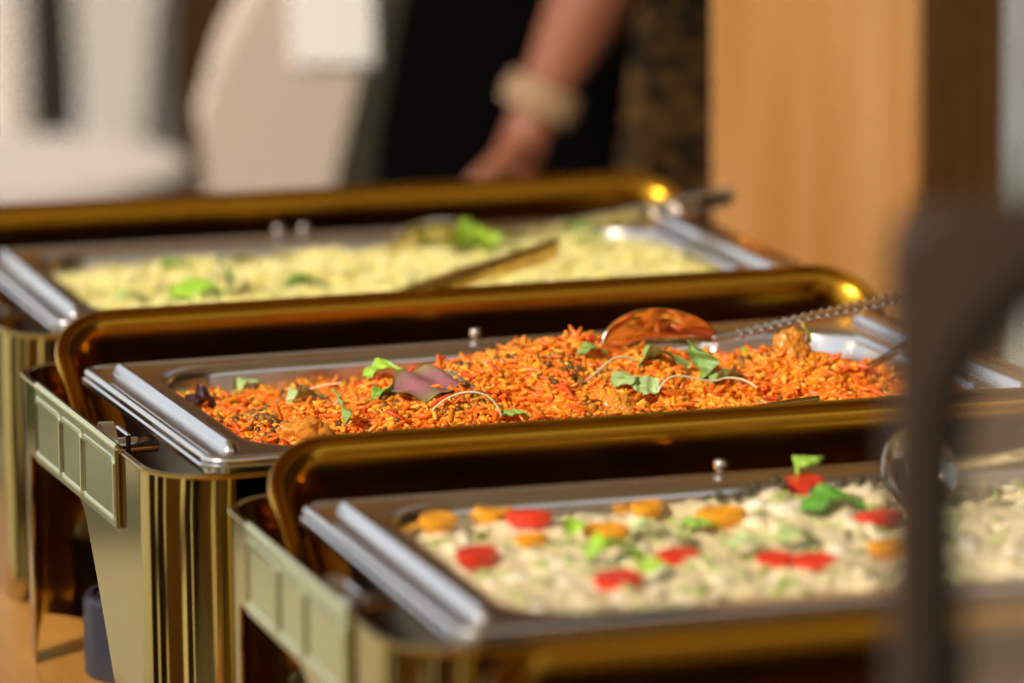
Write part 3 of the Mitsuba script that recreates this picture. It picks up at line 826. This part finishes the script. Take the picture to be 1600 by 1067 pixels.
spoon(2, 'serving spoon at the back right of the creamy dish, beside the dark frame', (.341, .246, .010), (1, -.05, .05), (-.15, -.90, .3), .022, .024, .009,
      [(.362, .244, .011), (.40, .243, .016), (.48, .24, .03), (.60, .238, .05)], (0, -.35, 1), [.007, .009, .012, .014], beads=False)


def handle_thing(dish, label, pts, wid, th, side):
    key = numbered('serving_fork')
    lab(key, label, 'serving utensil')
    m, p, s, w = strap(pts, wid, th, side)
    put(key, (world(dish, np.array(m.vertices)), m.faces), 'mat_brasshandle', 40)


handle_thing(0, 'gold-toned utensil handle rising from the front of the yellow rice', [(.250, .034, -.006), (.285, .036, .004), (.330, .042, .013), (.374, .053, .022)], [.016, .017, .018, .020], .006, (.1, -.55, .85))
handle_thing(1, 'gold-toned utensil handle tip lying over the front edge of the orange pilaf', [(.240, .032, -.020), (.300, .030, -.010), (.345, .028, -.003), (.392, .026, .001)], [.006, .010, .014, .016], .004, (0, -.75, .65))

# ------------------------------------------------------------------ framed glass screen close to the camera, at the end of the table
def glass_screen():
    key = 'glass_screen'
    lab(key, 'blurred dark brown framed glass screen with rounded corners, standing in front of the buffet', 'screen')
    tw = T().translate([0.002, -1.0815, 0]).rotate([0, 0, 1], -18.0)
    W, top, bot, d = .46, RIM + .299, .62, .026
    outer = rrect(0, W, bot, top, .022, 14, 12)
    mid = rrect(.0165, W - .0165, bot + .03, top - .016, .074, 14, 12)
    inner = rrect(.0270, W - .0270, bot + .04, top - .026, .064, 14, 12)

    def lay(q, y):
        return np.column_stack([q[:, 0], np.full(len(q), y), q[:, 1]])

    def off(q, e):
        t = np.roll(q, -1, 0) - np.roll(q, 1, 0)
        nn = np.column_stack([t[:, 1], -t[:, 0]])
        nn /= np.linalg.norm(nn, axis=1, keepdims=True)
        return q + nn * e

    def ring(a, b, y0, y1, r):
        R = [lay(off(a, -r), y0), lay(off(a, -.3 * r), y0 + .3 * r), lay(a, y0 + r), lay(a, y1 - r), lay(off(a, -.3 * r), y1 - .3 * r), lay(off(a, -r), y1),
             lay(off(b, r), y1), lay(b, y1 - r), lay(b, y0 + r), lay(off(b, r), y0)]
        return loft(R + [R[0]])
    put(key + '__frame', ring(outer, mid, 0, d, .004), 'mat_screenframe', 40, to_world=tw)
    put(key + '__gasket', ring(mid, inner, .006, d - .006, .0015), 'mat_rubber', 40, to_world=tw)
    lab(key + '__gasket', 'black rubber seal around the pane')
    v = lay(inner, d / 2)
    c = np.vstack([v, v.mean(0)])
    k = np.arange(len(v))
    put(key + '__pane', (c, np.stack([k, (k + 1) % len(v), np.full(len(v), len(v))], 1)), 'mat_pane', False, to_world=tw)
    lab(key + '__pane', 'slightly hazy glass pane')
    for i, x in enumerate((.03, W - .07)):
        put(key + '__leg' + (f'_{i:03d}' if i else ''), box(x, x + .04, -.002, d + .002, .02, bot + .01, .004), 'mat_screenframe', 30, to_world=tw)
        put(key + '__foot' + (f'_{i:03d}' if i else ''), box(x - .01, x + .05, -.16, d + .16, 0, .022, .005), 'mat_screenframe', 30, to_world=tw)


glass_screen()

# ------------------------------------------------------------------ wooden pillar
def pillar():
    key = 'wooden_pillar'
    lab(key, 'square amber wooden pillar behind the right end of the buffet', 'pillar')
    tw = T().translate([.655, .990, 0]).rotate([0, 0, 1], -44.4)
    put(key, box(0, .185, 0, .185, 0, 3.6, .006), 'mat_pillar', 30, to_world=tw)


pillar()

# ------------------------------------------------------------------ background: cloth-covered chairs and table
def covered_chair(key, label, mat, loc, rot, group=None):
    lab(key, label, 'chair', group)
    prof = np.array([(-.40, 0), (-.39, .43), (-.36, .465), (-.13, .475), (-.075, .52), (-.072, .64), (-.078, .785), (-.088, .88), (-.070, .94), (-.044, .985), (0, 1.06), (.06, 1.11), (.115, 1.09), (.100, .985), (.075, .89), (.048, .785), (.035, .62), (.04, .48), (.09, 0)])
    from shapely.geometry import Polygon
    pg = Polygon(prof).buffer(.012, join_style=1).buffer(-.012)
    w = .44
    rings = []
    q0 = np.array(pg.exterior.coords)[:-1]
    for ins, y in ((.03, -w / 2), (.012, -w / 2 + .012), (0, -w / 2 + .035), (0, 0), (0, w / 2 - .035), (.012, w / 2 - .012), (.03, w / 2)):
        c = np.array([-.02, .5])
        sc = 1 - ins / np.maximum(np.linalg.norm(q0 - c, axis=1), .05)
        q = c + (q0 - c) * sc[:, None]
        rings.append(np.column_stack([q[:, 0], np.full(len(q), y), np.maximum(q[:, 1], .002)]))
    from trimesh.creation import triangulate_polygon
    m = loft(rings)
    tv, tf = triangulate_polygon(Polygon(np.column_stack([rings[0][:, 0], rings[0][:, 2]])), engine='earcut')
    caps = []
    for r, fl in ((rings[0], False), (rings[-1], True)):
        v3 = np.column_stack([tv[:, 0], np.full(len(tv), r[0, 1]), tv[:, 1]])
        caps.append(trimesh.Trimesh(v3, tf[:, ::-1] if fl else tf, process=False))
    put(key, join(m, *caps), mat, 35, to_world=T().translate(loc).rotate([0, 0, 1], rot))


covered_chair('banquet_chair', 'cream cloth-covered banquet chair left of the person in black', 'mat_cream', [.630, 2.29, 0], -16)
covered_chair('banquet_chair_001', 'white cloth-covered chair farther back at the left', 'mat_white', [.920, 4.37, 0], -16)
covered_chair('banquet_chair_002', 'dark olive cloth-covered chair between the cream chair and the person', 'mat_olive', [.965, 3.10, 0], -16)

def napkin():
    """folded napkin hanging over the top rear edge of the cream chair"""
    pts = np.array([(-.004, .955), (.000, 1.02), (.006, 1.065), (.06, 1.118), (.118, 1.098), (.106, 1.02), (.100, .985), (.088, .93)])
    q = spline(np.column_stack([pts[:, 0], np.zeros(len(pts)), pts[:, 1]]), 40)[:, [0, 2]]
    t = np.gradient(q, axis=0); t /= np.linalg.norm(t, axis=1, keepdims=True)
    nn = np.column_stack([-t[:, 1], t[:, 0]])
    o, i = q + nn * .012, q + nn * .007
    loop = np.vstack([o, i[::-1]])
    rings = [np.column_stack([loop[:, 0], np.full(len(loop), y), loop[:, 1] + .004 * math.sin(y * 60)]) for y in np.linspace(-.21, -.02, 9)]
    m = loft(rings, False, False)
    side = box(.012, .098, -.232, -.226, .925, 1.098, .002)
    put('napkin', join(m, side), 'mat_linen', 40, to_world=T().translate([.630, 2.29, 0]).rotate([0, 0, 1], -16))
    lab('napkin', 'bright white napkin hanging over the top of the cream chair', 'napkin')


napkin()

scene_tbl = 'banquet_table'
lab(scene_tbl, 'round table under a pale cloth in the left background', 'table')
a = np.linspace(0, 2 * np.pi, 96, endpoint=False)
rings = [np.column_stack([r * (1 + wv * np.cos(14 * a)) * np.cos(a), r * (1 + wv * np.cos(14 * a)) * np.sin(a), np.full(96, z)]) for r, z, wv in ((.02, .735, 0), (.25, .735, 0), (.293, .734, 0), (.300, .728, 0), (.302, .62, .006), (.305, .52, .012), (.308, .48, .015))]
mt = loft(rings, True, False); mt.invert()
put(scene_tbl, mt, 'mat_white', 40, to_world=T().translate([.34, 2.84, 0]))


put(scene_tbl + '__pedestal', join(lathe([(.20, 0), (.20, .02), (.05, .04), (.03, .10), (.03, .70), (.12, .73)], 32)), 'mat_darkwood', 40, to_world=T().translate([.34, 2.84, 0]))

# ------------------------------------------------------------------ the guest in black behind the far end of the buffet
def hulls(joints, bones, length=.014, rounds=12):
    ms = []
    for a, b in bones:
        pts = []
        for j in (a, b):
            p, r = joints[j]
            m = trimesh.creation.icosphere(2, 1.0)
            pts.append(np.array(m.vertices) * r + np.array(p))
        ms.append(m3.Manifold.hull_points(np.vstack(pts)))
    m = m3.Manifold.batch_boolean(ms, m3.OpType.Add).refine_to_length(length).to_mesh()
    t = trimesh.Trimesh(m.vert_properties[:, :3], m.tri_verts, process=False)
    trimesh.smoothing.filter_taubin(t, lamb=.5, nu=.52, iterations=rounds)
    return t


def person():
    key = 'person'
    lab(key, 'person in black dress with bare forearm and pale bangle, standing behind the far pan', 'person')
    X, Y = .755, 1.74
    J = {}
    def j(n, x, y, z, r): J[n] = ((X + x, Y + y, z), r)
    j('pelvis', 0, 0, .95, .125); j('waist', .0, 0, 1.10, .105); j('chest', .01, 0, 1.28, .120); j('collar', .005, 0, 1.40, .075)
    j('neck', -.005, 0, 1.47, .050); j('skull', -.010, 0, 1.575, .088); j('jaw', -.052, 0, 1.515, .045); j('brow', -.050, 0, 1.590, .062); j('nose', -.106, 0, 1.562, .012); j('nosetop', -.092, 0, 1.592, .010)
    j('lips', -.094, 0, 1.524, .015); j('chin', -.080, 0, 1.492, .022)
    for s, n in ((-1, 'near'), (1, 'far')):
        j(n + 'ear', .004, s * .083, 1.560, .018); j(n + 'ear2', .008, s * .086, 1.580, .016)
        j(n + 'shoulder', .01, s * .150, 1.375, .055)
        j(n + 'hip', 0, s * .080, .92, .095); j(n + 'knee', -.015, s * .080, .50, .058); j(n + 'calf', .01, s * .08, .36, .052); j(n + 'ankle', .015, s * .080, .09, .036)
        j(n + 'heel', .03, s * .08, .04, .032); j(n + 'ball', -.10, s * .085, .034, .034); j(n + 'toe', -.155, s * .085, .026, .024)
    j('nearelbow', .035, -.160, 1.115, .043); j('nearmid', -.008, -.155, 1.035, .040); j('nearwrist', -.062, -.150, .922, .027)
    j('farelbow', .06, .185, 1.105, .043); j('farmid', .045, .185, 1.02, .038); j('farwrist', .030, .180, .900, .027)
    for n, wy in (('near', -.150), ('far', .180)):
        w = np.array(J[n + 'wrist'][0]) - [X, Y, 0]
        d = np.array([-.42, 0, -.90])
        pl = w + d * .055
        j(n + 'palm', *(w + d * .035), .026); 
        for i, (off, ln) in enumerate(((-.026, .070), (-.009, .080), (.009, .076), (.025, .060))):
            k0 = w + d * .075 + [0, off, 0]
            k1 = k0 + np.array([-.50, 0, -.86]) * ln * .5
            k2 = k1 + np.array([-.15, 0, -.98]) * ln * .5
            j(f'{n}k{i}', *k0, .0105); j(f'{n}m{i}', *k1, .0092); j(f'{n}t{i}', *k2, .0078)
        t0 = w + d * .03 + [-.018, -.024 if n == 'near' else .024, 0]
        j(n + 'th0', *t0, .013); j(n + 'th1', *(t0 + [-.035, -.006, -.025]), .0105); j(n + 'th2', *(t0 + [-.052, -.004, -.052]), .0088)
    B = [('pelvis', 'waist'), ('waist', 'chest'), ('chest', 'collar'), ('collar', 'neck'), ('neck', 'skull'), ('skull', 'jaw'), ('skull', 'brow'), ('jaw', 'chin'), ('jaw', 'lips'), ('brow', 'jaw'), ('nosetop', 'nose'), ('brow', 'nosetop'), ('lips', 'lips')]
    for n in ('near', 'far'):
        B += [(n + 'ear', n + 'ear2'), ('skull', n + 'ear2'), ('chest', n + 'shoulder'), ('collar', n + 'shoulder'), (n + 'shoulder', n + 'elbow'), (n + 'elbow', n + 'mid'), (n + 'mid', n + 'wrist'), (n + 'wrist', n + 'palm'),
              ('pelvis', n + 'hip'), (n + 'hip', n + 'knee'), (n + 'knee', n + 'calf'), (n + 'calf', n + 'ankle'), (n + 'ankle', n + 'heel'), (n + 'ankle', n + 'ball'), (n + 'heel', n + 'ball'), (n + 'ball', n + 'toe'),
              (n + 'palm', n + 'th0'), (n + 'th0', n + 'th1'), (n + 'th1', n + 'th2')]
        for i in range(4):
            B += [(n + 'palm', f'{n}k{i}'), (f'{n}k{i}', f'{n}m{i}'), (f'{n}m{i}', f'{n}t{i}')]
    J['nosetop'] = (J['nosetop'][0], .010)
    put(key + '__body', hulls(J, B, .008, 8), 'mat_skin', True)
    # dress: one draped surface from neckline to hem, with short sleeves
    a = np.linspace(0, 2 * np.pi, 72, endpoint=False)
    rings = []
    for z, rx, ry, cx, f in ((1.435, .062, .085, .0, 0), (1.415, .085, .125, .005, 0), (1.36, .122, .165, .01, 0), (1.28, .138, .168, .005, 0), (1.18, .128, .150, .0, 0), (1.08, .128, .150, 0, .0), (.98, .150, .178, 0, .004), (.88, .168, .195, 0, .008), (.70, .182, .205, 0, .012), (.50, .200, .222, 0, .016), (.32, .215, .238, 0, .02)):
        w = 1 + f / .2 * np.cos(9 * a + z * 3)
        rings.append(np.column_stack([X + cx + rx * w * np.cos(a), Y + ry * w * np.sin(a), np.full(72, z)]))
    rings.append(rings[-1] * [1, 1, 1] + np.array([0, 0, .004]))
    parts = [loft(rings)]
    parts[0].invert() if parts[0].volume < 0 else None
    for n in ('near', 'far'):
        p0, p1 = np.array(J[n + 'shoulder'][0]), np.array(J[n + 'elbow'][0])
        parts.append(tube([p0 + (p0 - p1) * .12, p0, p0 * .6 + p1 * .4, p0 * .2 + p1 * .8], [.045, .068, .062, .058], 20, caps=False))
    put(key + '__dress', join(*parts), 'mat_black', 40)
    lab(key + '__dress', 'black dress with short sleeves')
    hair = trimesh.creation.icosphere(4, 1.0)
    hv = np.array(hair.vertices)
    hv = hv * (1 + .05 * meshkit.noise(hv * 9, 3)[:, None]) * [.098, .098, .102] + [X + .012, Y, 1.592]
    bun = trimesh.creation.icosphere(3, .045); bun.apply_translation([X + .105, Y, 1.585])
    hm = m3.Manifold(m3.Mesh(hv.astype(np.float32), np.array(hair.faces, np.uint32)))
    cut = m3.Manifold.cube([.30, .4, .4]).rotate([0, -18, 0]).translate([X - .345, Y - .2, 1.40])
    low = m3.Manifold.cube([.4, .4, .2]).translate([X - .2, Y - .2, 1.335])
    hm = (hm - cut - low).to_mesh()
    put(key + '__hair', join(trimesh.Trimesh(hm.vert_properties[:, :3], hm.tri_verts, process=False), bun), 'mat_hair', 40)
    for s in (-1, 1):
        e = trimesh.creation.icosphere(2, .010); e.apply_translation([X - .090, Y + s * .030, 1.580])
        put(key + '__eye' + ('' if s < 0 else '_001'), e, 'mat_eye', True)
    w = np.array(J['nearwrist'][0]); d = np.array(J['nearmid'][0]) - w; d /= np.linalg.norm(d)
    g = np.linspace(0, 2 * np.pi, 40)
    e1 = np.cross(d, [0, 1, 0]); e1 /= np.linalg.norm(e1); e2 = np.cross(d, e1)
    ms = []
    for o in (.006, .016, .026):
        c = w + d * (o + .004)
        rr = .037 + .001 * math.sin(o * 900)
        ring = c + rr * (np.cos(g)[:, None] * e1 + np.sin(g)[:, None] * e2)
        ms.append(tube(ring, .0052, 10, caps=False))
    put('bangle', join(*ms), 'mat_bangle', True)
    lab('bangle', 'pale golden bangle around the wrist of the person in black', 'bangle')
    # bag hanging from the shoulder on the camera's side
    b = 'handbag'
    lab(b, 'brown spotted handbag hanging at the side of the person in black', 'bag')
    bx, by = X + .034, Y - .275
    rings = [ring3(bx - .056 + i, bx + .056 - i, by - .026 + i * .5, by + .026 - i * .5, .02, z, nc=6, ns=6) for i, z in ((.03, .800), (.010, .803), (0, .815), (.003, .90), (.014, 1.00), (.022, 1.035), (.030, 1.042))]
    put(b + '__pouch', loft(rings, True, True), 'mat_leopard', 40)
    sp = spline([(bx - .025, by, 1.03), (bx - .028, by + .01, 1.20), (X + .012, Y - .170, 1.415), (X + .055, Y - .12, 1.445), (bx + .03, by + .02, 1.20), (bx + .025, by, 1.03)], 40)
    put(b + '__strap', tube(sp, .006, 8), 'mat_black', 40)


person()
